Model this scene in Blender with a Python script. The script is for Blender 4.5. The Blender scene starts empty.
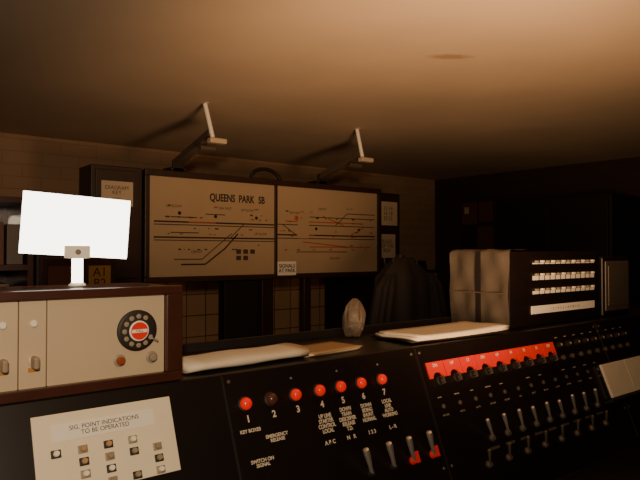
import bpy, bmesh, math, random
from mathutils import Vector, Matrix
random.seed(4)
COL = bpy.context.scene.collection

# ------------------------------------------------------------ materials
def mat(name, col, rough=0.5, metal=0.0, emit=None, es=0.0, noise=0.0, nscale=20.0, bump=0.0, coat=0.0, alpha=1.0, trans=0.0):
    m = bpy.data.materials.new(name); m.use_nodes = True
    nt = m.node_tree; b = nt.nodes["Principled BSDF"]
    b.inputs["Base Color"].default_value = (*col, 1)
    b.inputs["Roughness"].default_value = rough
    b.inputs["Metallic"].default_value = metal
    if coat: b.inputs["Coat Weight"].default_value = coat
    if emit:
        b.inputs["Emission Color"].default_value = (*emit, 1)
        b.inputs["Emission Strength"].default_value = es
    if alpha < 1: b.inputs["Alpha"].default_value = alpha
    if trans: b.inputs["Transmission Weight"].default_value = trans
    tc = nt.nodes.new("ShaderNodeTexCoord")
    n = nt.nodes.new("ShaderNodeTexNoise"); n.inputs["Scale"].default_value = nscale; n.inputs["Detail"].default_value = 5
    nt.links.new(tc.outputs["Object"], n.inputs["Vector"])
    if noise:
        mx = nt.nodes.new("ShaderNodeMix"); mx.data_type = 'RGBA'
        mx.inputs[6].default_value = (*[c * (1 - noise) for c in col], 1)
        mx.inputs[7].default_value = (*[min(1, c * (1 + noise)) for c in col], 1)
        nt.links.new(n.outputs["Fac"], mx.inputs[0]); nt.links.new(mx.outputs[2], b.inputs["Base Color"])
    if bump:
        bp = nt.nodes.new("ShaderNodeBump"); bp.inputs["Strength"].default_value = bump; bp.inputs["Distance"].default_value = 0.01
        nt.links.new(n.outputs["Fac"], bp.inputs["Height"]); nt.links.new(bp.outputs[0], b.inputs["Normal"])
    return m

M_black = mat("console_black", (0.008, 0.0045, 0.0035), 0.36, noise=0.3, nscale=8)
M_blackm = mat("matt_black", (0.010, 0.0055, 0.0045), 0.6)
M_wood = mat("dark_wood", (0.050, 0.015, 0.008), 0.35, noise=0.4, nscale=12, coat=0.3)
M_frame = mat("frame_brown", (0.032, 0.014, 0.008), 0.45, noise=0.3)
M_cream = mat("cream_paint", (0.54, 0.42, 0.28), 0.45, noise=0.08, nscale=9)
M_diag = mat("diagram_face", (0.44, 0.315, 0.19), 0.35, noise=0.12, nscale=3)
M_white = mat("white_card", (0.85, 0.79, 0.67), 0.5)
M_flashglow = mat("card_flash_glow", (0.9, 0.88, 0.8), 0.5, emit=(1, 0.93, 0.82), es=6.0)  # emission paints flash overexposure into card and stem; neither is a lamp
M_paper = mat("paper", (0.80, 0.69, 0.51), 0.7, noise=0.05)
M_manila = mat("manila", (0.42, 0.26, 0.12), 0.7, noise=0.1)
M_red = mat("red_lens", (0.85, 0.015, 0.005), 0.2, emit=(1, 0.02, 0.005), es=0.30, coat=0.3)
M_redlab = mat("red_label", (0.80, 0.022, 0.007), 0.55, noise=0.10)
M_dimlens = mat("dim_lens", (0.10, 0.035, 0.02), 0.2)
M_chrome = mat("chrome", (0.78, 0.72, 0.64), 0.3, 0.8)
M_grey = mat("grey_metal", (0.13, 0.10, 0.075), 0.45, 0.4)
M_greyp = mat("grey_paint", (0.30, 0.24, 0.17), 0.45)
M_ink = mat("ink", (0.02, 0.012, 0.009), 0.6)
M_inkl = mat("ink_faded", (0.06, 0.037, 0.025), 0.6)
M_redink = mat("red_ink", (0.42, 0.07, 0.025), 0.6)
M_amber = mat("amber", (0.45, 0.20, 0.04), 0.5)
M_engr = mat("engraving_white", (0.68, 0.58, 0.44), 0.6)
M_brbut = mat("brown_button", (0.30, 0.06, 0.02), 0.3)
M_brnote = mat("brown_notice", (0.12, 0.04, 0.02), 0.6)
M_plastic = mat("polythene", (0.10, 0.080, 0.060), 0.22, alpha=0.85, bump=0.4, nscale=14)
M_bag = mat("clear_bag", (0.16, 0.12, 0.085), 0.18, alpha=0.55, bump=0.8, nscale=40)
M_yel = mat("yellow_label", (0.45, 0.26, 0.05), 0.6)
M_coat = mat("dark_coat", (0.010, 0.0055, 0.004), 0.8, noise=0.4, nscale=30)

def wall_mat(name, c1, c2, cm, w, h, ms=0.006):
    m = bpy.data.materials.new(name); m.use_nodes = True
    nt = m.node_tree; b = nt.nodes["Principled BSDF"]; b.inputs["Roughness"].default_value = 0.6
    tc = nt.nodes.new("ShaderNodeNewGeometry"); sp = nt.nodes.new("ShaderNodeSeparateXYZ"); cb = nt.nodes.new("ShaderNodeCombineXYZ")
    ad = nt.nodes.new("ShaderNodeMath"); ad.operation = 'ADD'
    nt.links.new(tc.outputs["Position"], sp.inputs[0])
    nt.links.new(sp.outputs[0], ad.inputs[0]); nt.links.new(sp.outputs[1], ad.inputs[1])
    nt.links.new(ad.outputs[0], cb.inputs[0]); nt.links.new(sp.outputs[2], cb.inputs[1])
    br = nt.nodes.new("ShaderNodeTexBrick"); br.inputs["Scale"].default_value = 1
    br.inputs["Brick Width"].default_value = w; br.inputs["Row Height"].default_value = h
    if w == h: br.offset = 0.0
    br.inputs["Mortar Size"].default_value = ms; br.inputs["Mortar Smooth"].default_value = 0.3
    br.inputs["Color1"].default_value = (*c1, 1); br.inputs["Color2"].default_value = (*c2, 1); br.inputs["Mortar"].default_value = (*cm, 1)
    nt.links.new(cb.outputs[0], br.inputs["Vector"]); nt.links.new(br.outputs["Color"], b.inputs["Base Color"])
    bp = nt.nodes.new("ShaderNodeBump"); bp.inputs["Strength"].default_value = 0.2; bp.inputs["Distance"].default_value = 0.005; bp.invert = True
    nt.links.new(br.outputs["Fac"], bp.inputs["Height"]); nt.links.new(bp.outputs[0], b.inputs["Normal"])
    return m
M_wall = wall_mat("painted_brick", (0.46, 0.28, 0.16), (0.44, 0.265, 0.15), (0.38, 0.22, 0.12), 0.22, 0.075, 0.004)
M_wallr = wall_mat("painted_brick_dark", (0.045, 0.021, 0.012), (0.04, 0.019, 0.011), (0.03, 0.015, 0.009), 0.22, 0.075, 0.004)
M_tile = wall_mat("wall_tiles", (0.62, 0.35, 0.17), (0.58, 0.32, 0.155), (0.18, 0.09, 0.045), 0.15, 0.15, 0.005)
M_floor = mat("lino", (0.05, 0.03, 0.02), 0.5, noise=0.2)

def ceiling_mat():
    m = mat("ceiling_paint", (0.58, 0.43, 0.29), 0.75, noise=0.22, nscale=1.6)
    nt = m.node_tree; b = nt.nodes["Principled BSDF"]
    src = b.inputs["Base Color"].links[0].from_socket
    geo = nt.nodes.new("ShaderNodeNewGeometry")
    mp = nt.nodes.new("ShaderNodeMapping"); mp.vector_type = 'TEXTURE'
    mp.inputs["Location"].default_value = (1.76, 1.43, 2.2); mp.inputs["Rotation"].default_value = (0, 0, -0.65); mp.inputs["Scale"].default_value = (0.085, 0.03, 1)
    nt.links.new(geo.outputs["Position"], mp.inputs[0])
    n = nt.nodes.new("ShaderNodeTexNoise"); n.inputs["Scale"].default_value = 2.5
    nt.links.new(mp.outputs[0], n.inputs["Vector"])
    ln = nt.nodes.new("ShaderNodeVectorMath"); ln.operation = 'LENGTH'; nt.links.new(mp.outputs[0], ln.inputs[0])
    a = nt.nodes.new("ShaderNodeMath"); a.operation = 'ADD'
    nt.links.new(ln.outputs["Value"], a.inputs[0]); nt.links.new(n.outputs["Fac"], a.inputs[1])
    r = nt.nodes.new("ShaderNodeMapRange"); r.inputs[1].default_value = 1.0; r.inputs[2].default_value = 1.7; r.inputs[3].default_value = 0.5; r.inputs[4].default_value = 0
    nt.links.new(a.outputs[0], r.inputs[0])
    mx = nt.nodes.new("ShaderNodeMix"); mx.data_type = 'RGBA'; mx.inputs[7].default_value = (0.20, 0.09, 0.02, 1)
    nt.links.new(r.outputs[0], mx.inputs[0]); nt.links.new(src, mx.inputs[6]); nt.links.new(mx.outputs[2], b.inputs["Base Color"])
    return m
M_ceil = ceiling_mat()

# ------------------------------------------------------------ helpers
def empty(name, loc=(0, 0, 0), rot=(0, 0, 0)):
    e = bpy.data.objects.new(name, None); e.location = loc; e.rotation_euler = rot; e.empty_display_size = 0.05
    COL.objects.link(e); return e

def finish(name, bm, m, parent, loc=(0, 0, 0), rot=(0, 0, 0), smooth=False, bevel=0.0, seg=2):
    me = bpy.data.meshes.new(name); bm.normal_update(); bm.to_mesh(me); bm.free()
    if m: me.materials.append(m)
    o = bpy.data.objects.new(name, me); COL.objects.link(o)
    o.location = loc; o.rotation_euler = rot
    if parent: o.parent = parent
    if smooth:
        for p in me.polygons: p.use_smooth = True
    if bevel:
        md = o.modifiers.new("b", 'BEVEL'); md.width = bevel; md.segments = seg; md.limit_method = 'ANGLE'
    return o

def box(name, parent, x0, x1, y0, y1, z0, z1, m, bevel=0.0, rot=(0, 0, 0)):
    c = Vector(((x0 + x1) / 2, (y0 + y1) / 2, (z0 + z1) / 2))
    bm = bmesh.new(); bmesh.ops.create_cube(bm, size=1)
    bmesh.ops.scale(bm, vec=(abs(x1 - x0), abs(y1 - y0), abs(z1 - z0)), verts=bm.verts)
    return finish(name, bm, m, parent, c, rot, bevel=bevel)

def lathe(name, parent, prof, m, loc, rot=(0, 0, 0), seg=24):
    """profile [(r,z)...] revolved about local Z."""
    bm = bmesh.new(); rings = []
    for r, z in prof:
        rings.append([bm.verts.new((max(r, 1e-5) * math.cos(2 * math.pi * i / seg), max(r, 1e-5) * math.sin(2 * math.pi * i / seg), z)) for i in range(seg)])
    for a, b in zip(rings, rings[1:]):
        for i in range(seg):
            bm.faces.new((a[i], a[(i + 1) % seg], b[(i + 1) % seg], b[i]))
    bm.faces.new(list(reversed(rings[0]))); bm.faces.new(rings[-1])
    o = finish(name, bm, m, parent, loc, rot, smooth=True)
    o.modifiers.new("e", 'EDGE_SPLIT').split_angle = math.radians(40)
    return o

def tube(name, parent, pts, r, m, res=6):
    cu = bpy.data.curves.new(name, 'CURVE'); cu.dimensions = '3D'; cu.bevel_depth = r; cu.bevel_resolution = 2; cu.use_fill_caps = True
    s = cu.splines.new('NURBS' if len(pts) > 3 else 'POLY'); s.points.add(len(pts) - 1)
    for p, q in zip(s.points, pts): p.co = (*q, 1)
    if len(pts) > 3: s.use_endpoint_u = True; s.order_u = 3; s.resolution_u = res
    cu.materials.append(m)
    o = bpy.data.objects.new(name, cu); COL.objects.link(o); o.parent = parent
    return o

def text(name, parent, body, size, loc, m, rot=(0, 0, 0), align='CENTER', sx=1.0, bold=0.0):
    cu = bpy.data.curves.new(name, 'FONT'); cu.body = body; cu.size = size; cu.align_x = align; cu.align_y = 'CENTER'
    cu.offset = bold; cu.extrude = 0.0002; cu.space_line = 0.9
    cu.materials.append(m)
    o = bpy.data.objects.new(name, cu); COL.objects.link(o); o.parent = parent; o.location = loc; o.rotation_euler = rot; o.scale = (sx, 1, 1)
    return o

def multi_box(name, parent, items, m, bevel=0.0):
    """many boxes in one mesh: items of (x0,x1,y0,y1,z0,z1)"""
    bm = bmesh.new()
    for x0, x1, y0, y1, z0, z1 in items:
        r = bmesh.ops.create_cube(bm, size=1)
        bmesh.ops.scale(bm, vec=(x1 - x0, y1 - y0, z1 - z0), verts=r['verts'])
        bmesh.ops.translate(bm, vec=((x0 + x1) / 2, (y0 + y1) / 2, (z0 + z1) / 2), verts=r['verts'])
    return finish(name, bm, m, parent, bevel=bevel)

def strip2d(name, parent, segs, w, z, m, axis='xy'):
    """flat line segments in a plane. axis 'xz' -> plane y=z arg (facing -Y)"""
    bm = bmesh.new()
    for (x0, y0, x1, y1) in segs:
        d = Vector((x1 - x0, y1 - y0)); L = d.length
        n = Vector((-d.y, d.x)) / L * w / 2
        ps = [(x0 + n.x, y0 + n.y), (x0 - n.x, y0 - n.y), (x1 - n.x, y1 - n.y), (x1 + n.x, y1 + n.y)]
        vs = [bm.verts.new((a, z, b) if axis == 'xz' else (a, b, z)) for a, b in ps]
        bm.faces.new(vs)
    return finish(name, bm, m, parent)

# ------------------------------------------------------------ room
X0, X1, Y0, Y1, H = -1.6, 4.68, -1.8, 4.0, 2.2
T = 0.1
def slab(name, a, m):
    return box(name, None, *a, m)
slab("floor", (X0 - T, X1 + T, Y0 - T, Y1 + T, -T, 0), M_floor)
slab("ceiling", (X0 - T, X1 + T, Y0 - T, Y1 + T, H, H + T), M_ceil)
slab("wall_back", (X0 - T, X1 + T, Y1, Y1 + T, 0, H), M_wall)
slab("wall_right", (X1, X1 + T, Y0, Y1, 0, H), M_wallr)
slab("wall_left", (X0 - T, X0, Y0, Y1, 0, H), M_wall)
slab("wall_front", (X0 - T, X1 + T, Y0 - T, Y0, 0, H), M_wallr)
w = box("trim_1", None, X0, X1, Y1 - 0.02, Y1, 0, 1.30, M_tile)
box("trim_2", None, X0, X1, Y1 - 0.035, Y1, 1.30, 1.33, M_frame)

# ------------------------------------------------------------ control console
TH = math.radians(68); ZT = 1.255
cons = empty("control_console", (0, 1.1, ZT))
prof = [(0, 0), (0.30, 0), (0.30, -ZT), (-0.10, -ZT), (-0.10, -0.43), (-0.55, -0.43), (-0.55, -0.39), (-0.39 / math.tan(TH), -0.39)]
bm = bmesh.new(); xa, xb = -0.6, 3.1
va = [bm.verts.new((xa, y, z)) for y, z in prof]; vb = [bm.verts.new((xb, y, z)) for y, z in prof]
n = len(prof)
bm.faces.new(va); bm.faces.new(list(reversed(vb)))
for i in range(n): bm.faces.new((va[i], vb[i], vb[(i + 1) % n], va[(i + 1) % n]))
bmesh.ops.recalc_face_normals(bm, faces=bm.faces)
finish("console_body", bm, M_black, cons, bevel=0.003)
box("back_upstand", cons, xa, xb, 0.285, 0.30, 0, 0.02, M_blackm)
pan = empty("sloping_face", (0, 0, 0), (TH, 0, 0)); pan.parent = cons
def lamp(x, s, m, r=0.0135):
    lathe("lamp_bezel", pan, [(r * 1.25, 0), (r * 1.25, 0.004), (r * 1.02, 0.006)], M_blackm, (x, -s, 0))
    lathe("lamp_lens", pan, [(r, 0.004), (r, 0.009), (r * 0.85, 0.014), (r * 0.5, 0.0175), (0, 0.0185)], m, (x, -s, 0))
LX = [0.674, 0.737, 0.799, 0.865, 0.926, 0.989, 1.056]
for i, x in enumerate(LX):
    lamp(x, 0.067, M_red if i != 1 else M_dimlens, 0.0125)
    text("lamp_number", pan, str(i + 1), 0.019, (x + 0.002, -0.097, 0.001), M_engr, bold=0.0006)
words = ["NORMAL\nREVERSE", "SIGNAL\nEMERGENCY\nSELECT", "UP MAIN\nSTARTER\nCONTROL\nRELEASE", "UP LINE\nSTARTER\nCONTROL\nLOCAL", "DOWN\nTRAIN\nDESCRIBER\nRELEASE\nT.D.", "DOWN\nSIDING\nSHUNT\nNORMAL", "LOCAL\nLINE\nAUTO\nWORKING"]
text("engraved_legend", pan, "KEY BOXES", 0.0095, (0.676, -0.120, 0.001), M_engr, bold=0.0003)
text("engraved_legend", pan, "EMERGENCY\nRELEASE", 0.0095, (0.735, -0.143, 0.001), M_engr, bold=0.0003)
text("engraved_legend", pan, "SWITCH ON\nSIGNAL", 0.0095, (0.690, -0.184, 0.001), M_engr, bold=0.0003)
for i in range(3, 7):
    text("engraved_legend", pan, words[i], 0.0118, (LX[i] + (0.002), -0.134 - (0.004 if len(words[i]) > 26 else 0), 0.001), M_engr, bold=0.0004, sx=0.84)
    text("engraved_legend", pan, random.choice(["1 2 3", "A B C", "N   R", "L - R"]), 0.0118, (LX[i], -0.178, 0.001), M_engr, bold=0.0004)
# panel seams
multi_box("panel_seams", pan, [(0.632, 0.636, -0.40, -0.005, 0, 0.002), (1.198, 1.202, -0.40, -0.005, 0, 0.003), (2.13, 2.134, -0.4, -0.005, 0, 0.003)], M_blackm)
# small screws
for x in (0.648, 1.185, 1.215, 2.115, 2.15):
    for s in (0.018, 0.30): lathe("screw", pan, [(0.004, 0), (0.004, 0.0015), (0.003, 0.0025)], M_grey, (x, -s, 0), seg=10)
for x in (0.80, 0.93, 1.06): lathe("screw", pan, [(0.0025, 0), (0.0025, 0.0015)], M_chrome, (x, -0.03, 0), seg=10)

def toggle(x, s, L=0.055, base=M_blackm, tip=M_chrome, lean=40, r=0.0042, side=0.35):
    lathe("toggle_nut", pan, [(0.010, 0), (0.010, 0.004), (0.007, 0.009)], base, (x, -s, 0), seg=12)
    a = -math.radians(lean)
    lathe("toggle_lever", pan, [(r * 0.75, 0), (r * 0.8, L * 0.3), (r * 1.25, L * 0.85), (r * 1.1, L * 0.97), (r * 0.5, L)], tip, (x, -s, 0.005), (a, 0, side), seg=12)
for k, x in enumerate((0.955, 1.025, 1.090, 1.160)):
    toggle(x, 0.262, 0.066, M_redlab if k > 1 else M_blackm, M_chrome, 64, 0.0062, 0.45)
    if k > 1: box("red_tally", pan, x + 0.010, x + 0.022, -0.270, -0.244, 0, 0.004, M_redlab)
for i in range(9):
    x = 1.395 + i * 0.070
    toggle(x, 0.266, 0.066, M_grey, M_chrome, 66, 0.0046, 0.62 + random.uniform(-0.08, 0.08))
    box("toggle_label", pan, x - 0.020, x + 0.020, -0.295, -0.288, 0, 0.001, M_grey)
for i in range(8):
    x = 1.35 + i * 0.0875
    toggle(x, 0.325, 0.045, M_grey, M_grey, 60, 0.004)
# red labels with keys
for i in range(9):
    x = 1.225 + i * 0.0675
    bm = bmesh.new()
    wv = 0.064
    pts = [(0, 0), (wv, 0), (wv, -0.042), (wv * 0.78, -0.042)]
    for k in range(9):
        a = math.pi * k / 8
        pts.append((wv * 0.5 + wv * 0.28 * math.cos(a), -0.042 + 0.014 * math.sin(a)))
    pts += [(wv * 0.22, -0.042), (0, -0.042)]
    f = bm.faces.new([bm.verts.new((a, b, 0)) for a, b in pts])
    r = bmesh.ops.extrude_face_region(bm, geom=[f])
    bmesh.ops.translate(bm, vec=(0, 0, 0.003), verts=[v for v in r['geom'] if isinstance(v, bmesh.types.BMVert)])
    bmesh.ops.recalc_face_normals(bm, faces=bm.faces)
    finish("red_label", bm, M_redlab, pan, (x, -0.046, 0))
    text("label_figure", pan, random.choice(["UP", "DN", "12", "9", "7", "14"]), 0.012, (x + wv / 2, -0.056, 0.0035), M_engr, bold=0.0004)
    lathe("rotary_key", pan, [(0.013, 0), (0.013, 0.006), (0.008, 0.008), (0.0075, 0.016), (0.005, 0.018)], M_blackm, (x + wv / 2, -0.096, 0), seg=16)
    box("key_bar", pan, x + wv / 2 - 0.002, x + wv / 2 + 0.002, -0.106, -0.086, 0.010, 0.021, M_grey)
for i in range(13):
    x = 1.235 + i * 0.066
    if random.random() < 0.7:
        box("small_label", pan, x, x + random.uniform(0.010, 0.024), -0.138, -0.135, 0, 0.001, M_greyp)
    lathe("indicator", pan, [(0.006, 0), (0.006, 0.003), (0.003, 0.005)], M_grey, (x + 0.012, -0.160, 0), seg=12)
    text("engraved_legend", pan, random.choice(["NORM", "REV", "UP LINE", "AUTO"]), 0.007, (x + 0.012, -0.182, 0.001), M_greyp)
for i in range(9):
    x = 1.86 + i * 0.055
    lathe("knob", pan, [(0.011, 0), (0.010, 0.010), (0.006, 0.012)], M_blackm, (x, -0.06, 0), seg=14)
    lathe("knob_cap", pan, [(0.005, 0.011), (0.004, 0.0135)], M_greyp, (x, -0.06, 0), seg=12)
    lathe("knob", pan, [(0.008, 0), (0.008, 0.007), (0.004, 0.009)], M_grey, (x, -0.10, 0), seg=14)
    box("small_label", pan, x - 0.007, x + 0.007, -0.036, -0.033, 0, 0.001, M_greyp)

# white push-button plate
pl = empty("push_button_plate", (0.395, -0.086, 0.0)); pl.parent = pan
box("plate", pl, -0.121, 0.122, -0.075, 0.058, 0, 0.003, M_paper, bevel=0.001)
box("title_card", pl, -0.092, 0.085, 0.012, 0.040, 0.003, 0.0045, M_white)
text("title", pl, "SIG. POINT INDICATIONS\nTO BE OPERATED", 0.0105, (-0.003, 0.026, 0.0048), M_ink, sx=1.0)
for r_, yy in enumerate((-0.006, -0.026, -0.046, -0.066)):
    for c in range(5):
        if random.random() < 0.12: continue
        xx = -0.088 + c * 0.043
        box("button_housing", pl, xx - 0.008, xx + 0.008, yy - 0.007, yy + 0.006, 0.003, 0.006, M_ink if (r_ + c) % 2 == 0 else M_greyp, bevel=0.001)
        lathe("button", pl, [(0.005, 0.006), (0.005, 0.010), (0.004, 0.012)], random.choice([M_greyp, M_white, M_manila]), (xx, yy, 0), seg=14)

# ------------------------------------------------------------ telephone concentrator (left)
tel = empty("dial_telephone_cabinet", (0.2, 1.1, ZT + 0.001))
def tb(name, x0, x1, y0, y1, z0, z1, m, bevel=0.0): return box(name, tel, x0 - 0.2, x1 - 0.2, y0, y1, z0, z1, m, bevel)
tb("case", -0.40, 0.545, 0.012, 0.20, 0.0, 0.178, M_wood, 0.003)
tb("rim_top", -0.40, 0.548, -0.006, 0.012, 0.164, 0.180, M_wood, 0.002)
tb("rim_bottom", -0.40, 0.548, -0.006, 0.012, 0.0, 0.018, M_wood, 0.002)
tb("rim_right", 0.515, 0.548, -0.006, 0.012, 0.018, 0.164, M_wood, 0.002)
tb("rim_left", -0.40, -0.37, -0.006, 0.012, 0.018, 0.164, M_wood, 0.002)
edges = [-0.37, 0.208, 0.259, 0.303, 0.515]
for a, b in zip(edges, edges[1:]):
    tb("face_strip", a + 0.0008, b - 0.0008, 0.004, 0.013, 0.018, 0.164, M_cream, 0.001)
RX = math.radians(90)
for x in (0.188, 0.235, 0.282):
    lathe("key_escutcheon", tel, [(0.009, 0), (0.009, 0.002), (0.006, 0.003)], M_cream, (x - 0.2, 0.004, 0.063), (RX, 0, 0), 16)
    tb("key_handle", x - 0.0045, x + 0.0045, -0.020, 0.004, 0.052, 0.072, M_greyp, 0.003)
    tb("key_plate", x - 0.008, x + 0.008, 0.001, 0.004, 0.046, 0.052, M_amber, 0.0)
    lathe("indicator_lamp", tel, [(0.006, 0), (0.006, 0.003), (0.004, 0.005)], M_white, (x - 0.2, 0.004, 0.125), (RX, 0, 0), 16)
dial = empty("rotary_dial", (0.26, 0.004, 0.100), (RX, 0, 0)); dial.parent = tel
lathe("dial_plate", dial, [(0.0375, 0), (0.0375, 0.004), (0.035, 0.006)], M_ink, (0, 0, 0), seg=40)
lathe("finger_wheel", dial, [(0.033, 0.006), (0.033, 0.0085), (0.019, 0.0105), (0.018, 0.0105)], M_ink, (0, 0, 0), seg=40)
for k in range(10):
    a = math.radians(60 + k * 30)
    lathe("finger_hole", dial, [(0.0046, 0.0086), (0.0046, 0.0098), (0.0038, 0.0101)], M_greyp, (0.0262 * math.cos(a), 0.0262 * math.sin(a), 0), seg=14)
lathe("dial_centre", dial, [(0.0185, 0.0105), (0.0185, 0.012), (0.0165, 0.013)], M_white, (0, 0, 0), seg=32)
lathe("dial_label", dial, [(0.0160, 0.013), (0.0160, 0.0136)], M_redlab, (0, 0, 0), seg=32)
box("label_band", dial, -0.0145, 0.0145, -0.003, 0.003, 0.0136, 0.0142, M_white)
text("label_text", dial, "CALL", 0.006, (0, 0, 0.0145), M_ink)
box("finger_stop", dial, 0.024, 0.037, -0.020, -0.017, 0.006, 0.014, M_chrome, rot=(0, 0, -0.5))
for x, mm in ((0.428, M_brbut), (0.489, M_greyp)):
    lathe("button_collar", tel, [(0.011, 0), (0.011, 0.002), (0.009, 0.003)], M_greyp, (x - 0.2, 0.004, 0.048), (RX, 0, 0), 20)
    lathe("button", tel, [(0.007, 0.002), (0.007, 0.010), (0.005, 0.012)], mm, (x - 0.2, 0.004, 0.048), (RX, 0, 0), 20)

# ------------------------------------------------------------ card sign on stand
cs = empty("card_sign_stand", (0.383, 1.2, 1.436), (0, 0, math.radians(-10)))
lathe("foot", cs, [(0.016, 0), (0.016, 0.003), (0.011, 0.006)], M_white, (0, 0, 0))
box("stem", cs, -0.010, 0.010, -0.003, 0.003, 0.004, 0.078, M_flashglow, 0.001)
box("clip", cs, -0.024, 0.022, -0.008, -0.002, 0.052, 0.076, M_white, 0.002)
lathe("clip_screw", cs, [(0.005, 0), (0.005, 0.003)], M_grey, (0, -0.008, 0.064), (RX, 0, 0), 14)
box("card", cs, -0.097, 0.094, -0.002, 0.002, 0.056, 0.170, M_flashglow, 0.001, rot=(0, math.radians(3.5), 0))

# ------------------------------------------------------------ track diagram
dg = empty("track_diagram", (2.075, 2.94, 1.63))
def db(name, x0, x1, y0, y1, z0, z1, m, bevel=0.0): return box(name, dg, x0 - 2.075, x1 - 2.075, y0 - 2.94, y1 - 2.94, z0 - 1.63, z1 - 1.63, m, bevel)
db("case", 1.262, 2.888, 2.95, 3.12, 1.35, 1.91, M_frame, 0.004)
db("frame_top", 1.258, 2.892, 2.925, 2.955, 1.882, 1.914, M_frame, 0.004)
db("frame_bottom", 1.258, 2.892, 2.925, 2.955, 1.345, 1.374, M_frame, 0.004)
db("frame_left", 1.258, 1.284, 2.925, 2.955, 1.374, 1.882, M_frame, 0.004)
db("frame_right", 2.862, 2.892, 2.925, 2.955, 1.374, 1.882, M_frame, 0.004)
db("frame_mullion", 2.042, 2.060, 2.930, 2.955, 1.374, 1.882, M_frame, 0.002)
db("face", 1.282, 2.866, 2.940, 2.952, 1.372, 1.884, M_diag)
db("side_box", 1.00, 1.252, 2.945, 3.12, 1.35, 1.915, M_frame, 0.004)
db("side_box_door", 1.02, 1.235, 2.938, 2.946, 1.37, 1.895, M_frame, 0.003)
db("notice_1", 1.045, 1.20, 2.934, 2.938, 1.72, 1.84, M_cream)
text("notice_text", dg, "DIAGRAM\nKEY\n-----", 0.026, (1.12 - 2.075, -0.0065, 0.155), M_inkl, (RX, 0, 0))
db("side_rail", 2.90, 3.13, 2.99, 3.10, 1.38, 1.90, M_frame, 0.003)
db("notice_2", 2.93, 3.10, 2.984, 2.990, 1.68, 1.84, M_cream)
db("notice_3", 2.93, 3.08, 2.984, 2.990, 1.46, 1.62, M_cream)
text("notice_text", dg, "12 14\n16 18\n20 22", 0.038, (3.01 - 2.075, 0.0435, 0.13), M_inkl, (RX, 0, 0))
text("notice_text", dg, "RULES\nOF THE\nBOX", 0.034, (3.00 - 2.075, 0.0435, -0.09), M_inkl, (RX, 0, 0))
db("notice_4", 2.055, 2.185, 2.920, 2.926, 1.365, 1.445, M_white)
text("notice_text", dg, "SIGNALS\nAT PARK", 0.03, (0.045, -0.0205, -0.225), M_ink, (RX, 0, 0), bold=0.0006)
YF = -0.0008
text("title", dg, "QUEENS  PARK", 0.056, (1.765 - 2.075, YF, 1.790 - 1.63), M_ink, (RX, 0, 0), bold=0.0016, sx=0.74)
text("title", dg, "SB", 0.056, (1.985 - 2.075 - 0.03, YF, 1.790 - 1.63), M_ink, (RX, 0, 0), bold=0.0016, sx=0.74)
def L(*s): return [(a - 2.075, b - 1.63, c - 2.075, d - 1.63) for a, b, c, d in s]
black = L((1.31, 1.655, 2.04, 1.655), (1.31, 1.575, 2.04, 1.575), (2.06, 1.60, 2.84, 1.60), (1.46, 1.435, 1.60, 1.435),
          (1.60, 1.435, 1.72, 1.52), (1.72, 1.52, 1.80, 1.60))
strip2d("track_lines_black", dg, black, 0.008, YF - 0.0004, M_ink, 'xz')
thin = L((1.31, 1.640, 2.04, 1.640), (1.31, 1.560, 2.04, 1.560), (1.42, 1.462, 1.58, 1.462), (1.58, 1.462, 1.76, 1.60), (2.06, 1.58, 2.84, 1.58), (2.06, 1.66, 2.84, 1.66), (2.5, 1.66, 2.6, 1.74), (2.6, 1.74, 2.84, 1.74),
         (2.3, 1.71, 2.84, 1.71), (1.75, 1.575, 1.84, 1.655), (2.10, 1.66, 2.2, 1.60),
         (1.40, 1.68, 1.55, 1.68), (1.6, 1.70, 1.72, 1.70), (1.4, 1.60, 1.56, 1.60), (2.2, 1.50, 2.6, 1.50))
strip2d("track_lines_thin", dg, thin, 0.005, YF - 0.0008, M_inkl, 'xz')
red = L((2.12, 1.68, 2.7, 1.68), (2.25, 1.56, 2.6, 1.53), (2.4, 1.72, 2.6, 1.655), (2.3, 1.53, 2.8, 1.53), (1.5, 1.655, 1.66, 1.655), (2.62, 1.60, 2.74, 1.655), (2.2, 1.60, 2.34, 1.60))
strip2d("track_lines_red", dg, red, 0.006, YF - 0.0012, M_redink, 'xz')
sig, sigr = [], []
for i in range(80):
    x = random.uniform(1.33, 2.82) - 2.075; z = random.choice([1.51, 1.536, 1.59, 1.62, 1.676, 1.70, 1.735]) - 1.63
    if abs(x + 0.024) < 0.03: continue
    (sig if random.random() < 0.6 else sigr).append((x, x + random.uniform(0.006, 0.024), -0.003, -0.0006, z, z + random.uniform(0.004, 0.008)))
multi_box("signal_symbols", dg, sig, M_inkl); multi_box("signal_symbols_red", dg, sigr, M_redink)
for x, z in ((1.72, 1.735), (1.86, 1.73), (2.19, 1.73), (1.42, 1.735), (1.55, 1.50), (2.62, 1.77), (2.5, 1.46), (2.4, 1.76), (1.95, 1.60)):
    text("signal_caption", dg, random.choice(["UP SLOW", "DN FAST", "DEPOT", "SIDING", "12  14"]), 0.020, (x - 2.075, YF, z - 1.63), M_inkl, (RX, 0, 0))
for x in (1.79, 1.835, 1.88):
    for z in (1.49, 1.455) if x < 1.87 else (1.49,):
        db("plate_lamp", x, x + 0.028, 2.935, 2.940, z, z + 0.024, M_inkl)
db("relay_box", 2.21, 2.29, 2.932, 2.940, 1.58, 1.70, M_diag, 0.002)
lathe("lock_button", dg, [(0.014, 0), (0.014, 0.003), (0.010, 0.006)], M_redink, (2.20 - 2.075, 0, 1.70 - 1.63), (RX, 0, 0), 20)
for x, z in ((1.45, 1.70), (1.66, 1.69), (1.92, 1.69), (2.35, 1.64), (2.70, 1.64)):
    lathe("repeater", dg, [(0.009, 0), (0.009, 0.003)], M_ink, (x - 2.075, 0, z - 1.63), (RX, 0, 0), 16)
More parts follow.
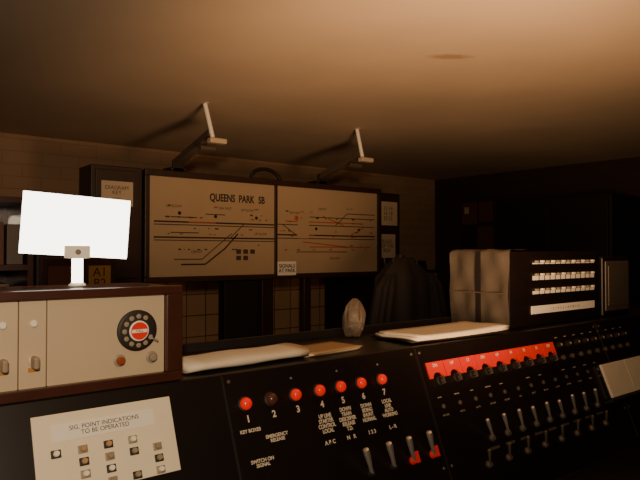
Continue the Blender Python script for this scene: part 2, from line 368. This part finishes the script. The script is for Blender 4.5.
# cable loop
tube("cable_loop", dg, [(1.90 - 2.075, 0.03, 0.27), (1.905 - 2.075, 0.03, 0.315), (1.96 - 2.075, 0.03, 0.345), (2.04 - 2.075, 0.03, 0.345), (2.10 - 2.075, 0.03, 0.31), (2.11 - 2.075, 0.03, 0.27)], 0.011, M_blackm)
# support posts to floor
db("support_post", 1.77, 1.99, 3.03, 3.10, 0.0, 1.36, M_blackm, 0.004)
db("support_post", 2.02, 2.10, 3.03, 3.10, 0.0, 1.36, M_frame, 0.004)
db("conduit", 2.34, 2.40, 3.05, 3.10, 0.0, 1.36, M_frame, 0.01)

# hanging brackets
for x in (1.455, 2.42):
    b = empty("ceiling_bracket", (x, 2.60, 2.2))
    box("ceiling_plate", b, -0.055, -0.035, -0.02, 0.02, -0.004, 0.0, M_cream, 0.001)
    tube("hanger_rod", b, [(-0.045, 0, -0.003), (0.0, 0.0, -0.17)], 0.011, M_white)
    ang = math.atan2(0.10, 0.36)
    box("arm", b, -0.022, 0.022, 0.0, 0.40, -0.205, -0.170, M_grey, 0.003, rot=(-ang, 0, 0))
    box("arm_end_cap", b, -0.03, 0.06, -0.030, 0.01, -0.187, -0.162, M_cream, 0.006)
    lathe("arm_pivot", b, [(0.014, 0), (0.014, 0.08), (0.009, 0.085)], M_grey, (-0.04, 0.06, -0.20), (0, RX, 0), 16)
    box("fixing_plate", b, -0.045, 0.045, 0.36, 0.46, -0.290, -0.262, M_blackm, 0.004)
    box("drop_plate", b, -0.03, 0.03, 0.36, 0.375, -0.30, -0.22, M_blackm, 0.003)

# ------------------------------------------------------------ items on ledge
ZL = ZT + 0.001
def sheet_stack(name, pts, thick, m, loc, rotz=0.0, n=1, curl=0.0):
    e = empty(name, loc, (0, 0, rotz))
    for k in range(n):
        bm = bmesh.new()
        w, d = pts
        nx, ny = 14, 6
        g = [[bm.verts.new((-w / 2 + w * i / nx, -d / 2 + d * j / ny, curl * ((i / nx - 0.5) ** 2) * 4 * (0.5 + 0.5 * math.sin(j)) + curl * 0.5)) for j in range(ny + 1)] for i in range(nx + 1)]
        for i in range(nx):
            for j in range(ny): bm.faces.new((g[i][j], g[i + 1][j], g[i + 1][j + 1], g[i][j + 1]))
        o = finish("sheet_%d" % (k + 1), bm, m if isinstance(m, bpy.types.Material) else m[k % len(m)], e, (0.006 * k, -0.004 * k, k * thick * 1.05), (0, 0, 0.04 * k), smooth=True)
        s = o.modifiers.new("s", 'SOLIDIFY'); s.thickness = thick; s.offset = 1
    return e
# folded plan: a flattened roll
pl2 = empty("rolled_plan", (0.725, 1.175, ZL + 0.001), (0, 0, math.radians(3)))
bm = bmesh.new(); seg = 20; rings = []
for ix in range(9):
    x = -0.155 + 0.31 * ix / 8; k = 1 - 0.12 * math.sin(ix * 1.3)
    rings.append([bm.verts.new((x, 0.055 * math.copysign(abs(math.cos(t)) ** 0.7, math.cos(t)), 0.0125 + 0.0125 * k * math.copysign(abs(math.sin(t)) ** 0.8, math.sin(t)))) for t in [2 * math.pi * q / seg for q in range(seg)]])
for a, b in zip(rings, rings[1:]):
    for i in range(seg): bm.faces.new((a[i], a[(i + 1) % seg], b[(i + 1) % seg], b[i]))
bm.faces.new(rings[0]); bm.faces.new(list(reversed(rings[-1]))); bmesh.ops.recalc_face_normals(bm, faces=bm.faces)
finish("roll", bm, M_paper, pl2, smooth=True)
sheet_stack("loose_papers", (0.17, 0.11), 0.003, [M_manila, M_paper, M_manila], (0.965, 1.20, ZL), 0.05, 3)
sheet_stack("train_register_book", (0.40, 0.16), 0.006, [M_blackm, M_paper, M_paper], (1.42, 1.19, ZL), -0.05, 3, curl=0.004)
# crumpled clear bag
bg = empty("plastic_bag", (1.20, 1.33, ZL))
bm = bmesh.new(); seg = 28; rings = []
for r, z in ((0.006, 0.0), (0.024, 0.002), (0.033, 0.02), (0.035, 0.045), (0.034, 0.065), (0.028, 0.085), (0.018, 0.098), (0.006, 0.106)):
    rings.append([bm.verts.new((0.006 * z / 0.1 + r * (1 + 0.10 * math.sin(3 * t + z * 50) + random.uniform(-0.10, 0.10)) * math.cos(t), 0.8 * r * (1 + 0.10 * math.cos(4 * t - z * 60) + random.uniform(-0.10, 0.10)) * math.sin(t), z + random.uniform(0, 0.006))) for t in [2 * math.pi * q / seg for q in range(seg)]])
for a, b in zip(rings, rings[1:]):
    for i in range(seg): bm.faces.new((a[i], a[(i + 1) % seg], b[(i + 1) % seg], b[i]))
bm.faces.new(list(reversed(rings[0]))); bm.faces.new(rings[-1])
finish("bag", bm, M_bag, bg, smooth=False)
# coat on a stand behind the desk
ct = empty("coat_stand", (2.15, 2.05, 0))
lathe("base", ct, [(0.20, 0), (0.20, 0.02), (0.05, 0.04), (0.016, 0.06)], M_wood, (0, 0, 0), seg=32)
lathe("pole", ct, [(0.016, 0.04), (0.016, 1.46), (0.024, 1.47), (0.020, 1.485), (0.004, 1.49)], M_blackm, (0, 0, 0), seg=16)
for a in (0.3, 1.9, 3.5, 5.1):
    tube("hook", ct, [(0, 0, 1.42), (0.05 * math.cos(a), 0.05 * math.sin(a), 1.41), (0.08 * math.cos(a), 0.08 * math.sin(a), 1.43), (0.085 * math.cos(a), 0.085 * math.sin(a), 1.47)], 0.006, M_blackm)
def drape(name, parent, prof, cx, cy, folds, m, ph=0.0, sq=0.55):
    bm = bmesh.new(); seg = 48; rings = []
    for r, z, ox in prof:
        rings.append([bm.verts.new((cx + ox + r * (1 + folds * math.sin(7 * t + ph + z * 2)) * math.cos(t), cy + sq * r * (1 + folds * math.sin(9 * t + ph)) * math.sin(t), z)) for t in [2 * math.pi * q / seg for q in range(seg)]])
    for a, b in zip(rings, rings[1:]):
        for i in range(seg): bm.faces.new((a[i], a[(i + 1) % seg], b[(i + 1) % seg], b[i]))
    bm.faces.new(rings[-1]); bm.faces.new(list(reversed(rings[0])))
    bmesh.ops.recalc_face_normals(bm, faces=bm.faces)
    return finish(name, bm, m, parent, smooth=True)
drape("coat_body", ct, [(0.20, 0.55, 0.0), (0.19, 0.8, 0), (0.17, 1.05, 0), (0.17, 1.28, 0), (0.16, 1.38, 0), (0.10, 1.435, 0), (0.055, 1.475, 0)], 0.0, -0.02, 0.10, M_coat)
drape("coat_sleeve", ct, [(0.05, 0.80, 0.04), (0.055, 1.0, 0.03), (0.06, 1.2, 0.0), (0.055, 1.34, -0.03), (0.03, 1.40, -0.06)], 0.19, -0.06, 0.12, M_coat, 1.0, 0.8)
drape("coat_sleeve", ct, [(0.05, 0.82, -0.04), (0.055, 1.0, -0.03), (0.06, 1.2, 0.0), (0.055, 1.34, 0.03), (0.03, 1.40, 0.06)], -0.19, -0.06, 0.12, M_coat, 2.0, 0.8)

# ------------------------------------------------------------ train describer boxes (right)
td = empty("switch_panel_unit", (1.70, 1.15, ZL))
box("case", td, 0, 0.575, 0.0, 0.215, 0, 0.245, M_black, 0.003)
box("case_rear", td, 0.01, 0.565, 0.2145, 0.222, 0.01, 0.235, M_blackm, 0.0)
def keyrow(z, n, x0, x1, h, lab=True):
    st = (x1 - x0) / n
    if lab: box("label_strip", td, x0, x1, -0.002, 0.001, z - h / 2, z + h / 2, M_white)
    for i in range(n):
        x = x0 + st * (i + 0.5)
        box("key", td, x - st * 0.22, x + st * 0.22, -0.010, -0.001, z + h / 2 + 0.001, z + h / 2 + 0.008, M_white if i % 2 else M_greyp, 0.0015)
        if i: box("divider", td, x - st / 2 - 0.001, x - st / 2 + 0.001, -0.004, 0.0, z - h / 2, z + h / 2, M_ink)
keyrow(0.206, 12, 0.13, 0.53, 0.004)
keyrow(0.158, 12, 0.13, 0.53, 0.014)
keyrow(0.110, 12, 0.13, 0.53, 0.010)
box("label_strip", td, 0.12, 0.53, -0.003, 0.001, 0.040, 0.066, M_white)
text("strip_text", td, "1   2   3   4   5   6   7   8   9  10  11  12", 0.012, (0.325, -0.0035, 0.052), M_inkl, (RX, 0, 0))
# draped polythene over left side and part of the top
def crumple(name, parent, w, d, hang, loc, m):
    bm = bmesh.new(); nx, ny = 26, 24
    g = []
    for i in range(nx + 1):
        row = []
        u = i / nx * (w + hang)
        for j in range(ny + 1):
            v = d * j / ny
            c = 0.003 * math.sin(u * 38 + v * 60) + 0.0025 * math.sin(v * 90 - u * 21) + random.uniform(-0.0008, 0.0008)
            if u < hang: p = (-0.008 + c, v, u - hang)
            else: p = (u - hang - 0.004, v, 0.006 + c * 0.5)
            row.append(bm.verts.new(p))
        g.append(row)
    for i in range(nx):
        for j in range(ny): bm.faces.new((g[i][j], g[i + 1][j], g[i + 1][j + 1], g[i][j + 1]))
    return finish(name, bm, m, parent, loc, smooth=True)
crumple("polythene_cover", td, 0.10, 0.232, 0.243, (-0.002, -0.004, 0.245), M_plastic)
box("retaining_strap", td, -0.016, -0.012, 0.100, 0.118, 0.002, 0.246, M_blackm)
box("retaining_strap", td, -0.017, -0.012, 0.0, 0.225, 0.11, 0.114, M_grey)
vd = empty("monitor", (2.30, 1.15, ZL))
box("monitor_case", vd, 0, 0.21, 0.0, 0.12, 0, 0.225, M_black, 0.006)
box("screen_bezel", vd, 0.012, 0.198, -0.006, 0.001, 0.02, 0.210, M_grey, 0.004)
box("screen", vd, 0.028, 0.182, -0.009, -0.005, 0.04, 0.192, M_grey, 0.004)

# log book on sloping face, resting on a small rail
lb = empty("log_book", (0, 1.1, ZT), (TH, 0, 0))
box("rest_rail", pan, 2.00, 2.42, -0.272, -0.262, 0.0, 0.03, M_blackm, 0.002)
box("cover", lb, 2.04, 2.38, -0.261, -0.145, 0.002, 0.005, M_blackm, 0.001)
box("page_block_1", lb, 2.045, 2.205, -0.259, -0.148, 0.005, 0.014, M_paper, 0.002)
box("page_block_2", lb, 2.209, 2.375, -0.259, -0.148, 0.005, 0.012, M_paper, 0.002)

# ------------------------------------------------------------ background furniture
rk = empty("pigeonhole_rack", (0.13, 2.2, 0))
RW = 0.43
box("side_1", rk, -RW, -RW + 0.018, 0, 0.3, 0, 1.68, M_wood); box("side_2", rk, RW - 0.018, RW, 0, 0.3, 0, 1.68, M_wood)
box("back_board", rk, -RW, RW, 0.29, 0.30, 0, 1.68, M_wood)
for z in (0.1, 0.42, 0.74, 1.02, 1.22, 1.44, 1.662): box("shelf", rk, -RW + 0.018, RW - 0.018, 0, 0.29, z, z + 0.018, M_wood)
box("divider", rk, 0.205, 0.22, 0, 0.29, 1.04, 1.662, M_wood)
for z0 in (1.04, 1.24, 1.458):
    x = -RW + 0.03
    while x < 0.37:
        w_ = random.uniform(0.05, 0.12)
        if not (x < 0.225 and x + w_ > 0.20):
            box("file_box", rk, x, min(x + w_, 0.405), 0.03, 0.27, z0, z0 + random.uniform(0.11, 0.17), random.choice([M_grey, M_grey, M_brnote, M_frame]), 0.002)
        x += w_ + 0.008
ic = empty("instrument_case", (0.735, 2.3, 0))
box("carcass", ic, -0.14, 0.14, 0, 0.3, 0, 1.50, M_frame, 0.004)
box("door_frame", ic, -0.13, 0.13, -0.012, 0, 1.20, 1.48, M_wood, 0.003)
box("glass_card", ic, -0.105, 0.02, -0.015, -0.011, 1.24, 1.45, M_brnote)
box("yellow_label", ic, 0.035, 0.115, -0.016, -0.011, 1.36, 1.45, M_yel)
text("label_text", ic, "A1\nB2", 0.045, (0.075, -0.017, 1.405), M_ink, (RX, 0, 0))
lk = empty("steel_locker", (3.40, 3.3, 0))
box("body", lk, -0.36, 0.36, 0, 0.4, 0.06, 1.43, M_blackm, 0.006)
for x in (-0.18, 0.18):
    box("door", lk, x - 0.172, x + 0.172, -0.014, 0, 0.10, 1.40, M_frame, 0.004)
    box("handle", lk, x - 0.01, x + 0.01, -0.03, -0.014, 0.8, 0.92, M_grey, 0.003)
box("plinth", lk, -0.34, 0.34, 0.02, 0.38, 0, 0.06, M_blackm)
rc = empty("relay_cabinet", (4.45, 2.5, 0))
box("body", rc, -0.22, 0.22, -0.45, 0.45, 0, 1.90, M_blackm, 0.006)
for y in (-0.22, 0.22):
    box("door", rc, -0.236, -0.22, y - 0.21, y + 0.21, 0.08, 1.86, M_blackm, 0.004)
    box("handle", rc, -0.25, -0.236, y - 0.01, y + 0.01, 0.95, 1.08, M_grey, 0.003)
nb = empty("notice_board", (4.665, 3.48, 1.75))
box("board", nb, -0.012, 0.012, -0.20, 0.20, -0.27, 0.25, M_frame, 0.003)
for y0, y1, z0, z1, mm in ((-0.17, -0.02, 0.02, 0.2, M_brnote), (0.0, 0.17, 0.0, 0.2, M_brnote), (-0.17, 0.0, -0.22, -0.02, M_brnote), (0.02, 0.17, -0.24, -0.04, M_frame)):
    box("notice", nb, -0.016, -0.012, y0, y1, z0, z1, mm)
box("notice", nb, -0.018, -0.016, 0.09, 0.14, 0.10, 0.16, M_cream)

# ------------------------------------------------------------ lights
def light(name, kind, loc, target, energy, col, **kw):
    l = bpy.data.lights.new(name, kind); l.energy = energy; l.color = col
    for k, v in kw.items(): setattr(l, k, v)
    o = bpy.data.objects.new(name, l); o.location = loc
    o.rotation_euler = (Vector(target) - Vector(loc)).to_track_quat('-Z', 'Y').to_euler()
    COL.objects.link(o); return o
light("flash_head", 'AREA', (-0.10, -0.15, 1.72), (0.8, 1.5, 1.42), 15, (1, 0.77, 0.53), shape='DISK', size=0.12)
light("bounce_lamp", 'SPOT', (1.05, 0.45, 1.28), (1.80, 1.55, 2.2), 125, (1, 0.60, 0.32), spot_size=math.radians(98), spot_blend=1.0, shadow_soft_size=0.2)
world = bpy.data.worlds.new("world"); bpy.context.scene.world = world; world.use_nodes = True
world.node_tree.nodes["Background"].inputs[0].default_value = (0.02, 0.012, 0.008, 1)

# ------------------------------------------------------------ camera
cam = bpy.data.cameras.new("camera"); cam.sensor_width = 36; cam.lens = 622 / 640 * 36; cam.clip_start = 0.01
co = bpy.data.objects.new("camera", cam); co.location = (0, 0, 1.5)
co.rotation_euler = (math.radians(91.1), 0, math.radians(-39)); COL.objects.link(co)
bpy.context.scene.camera = co
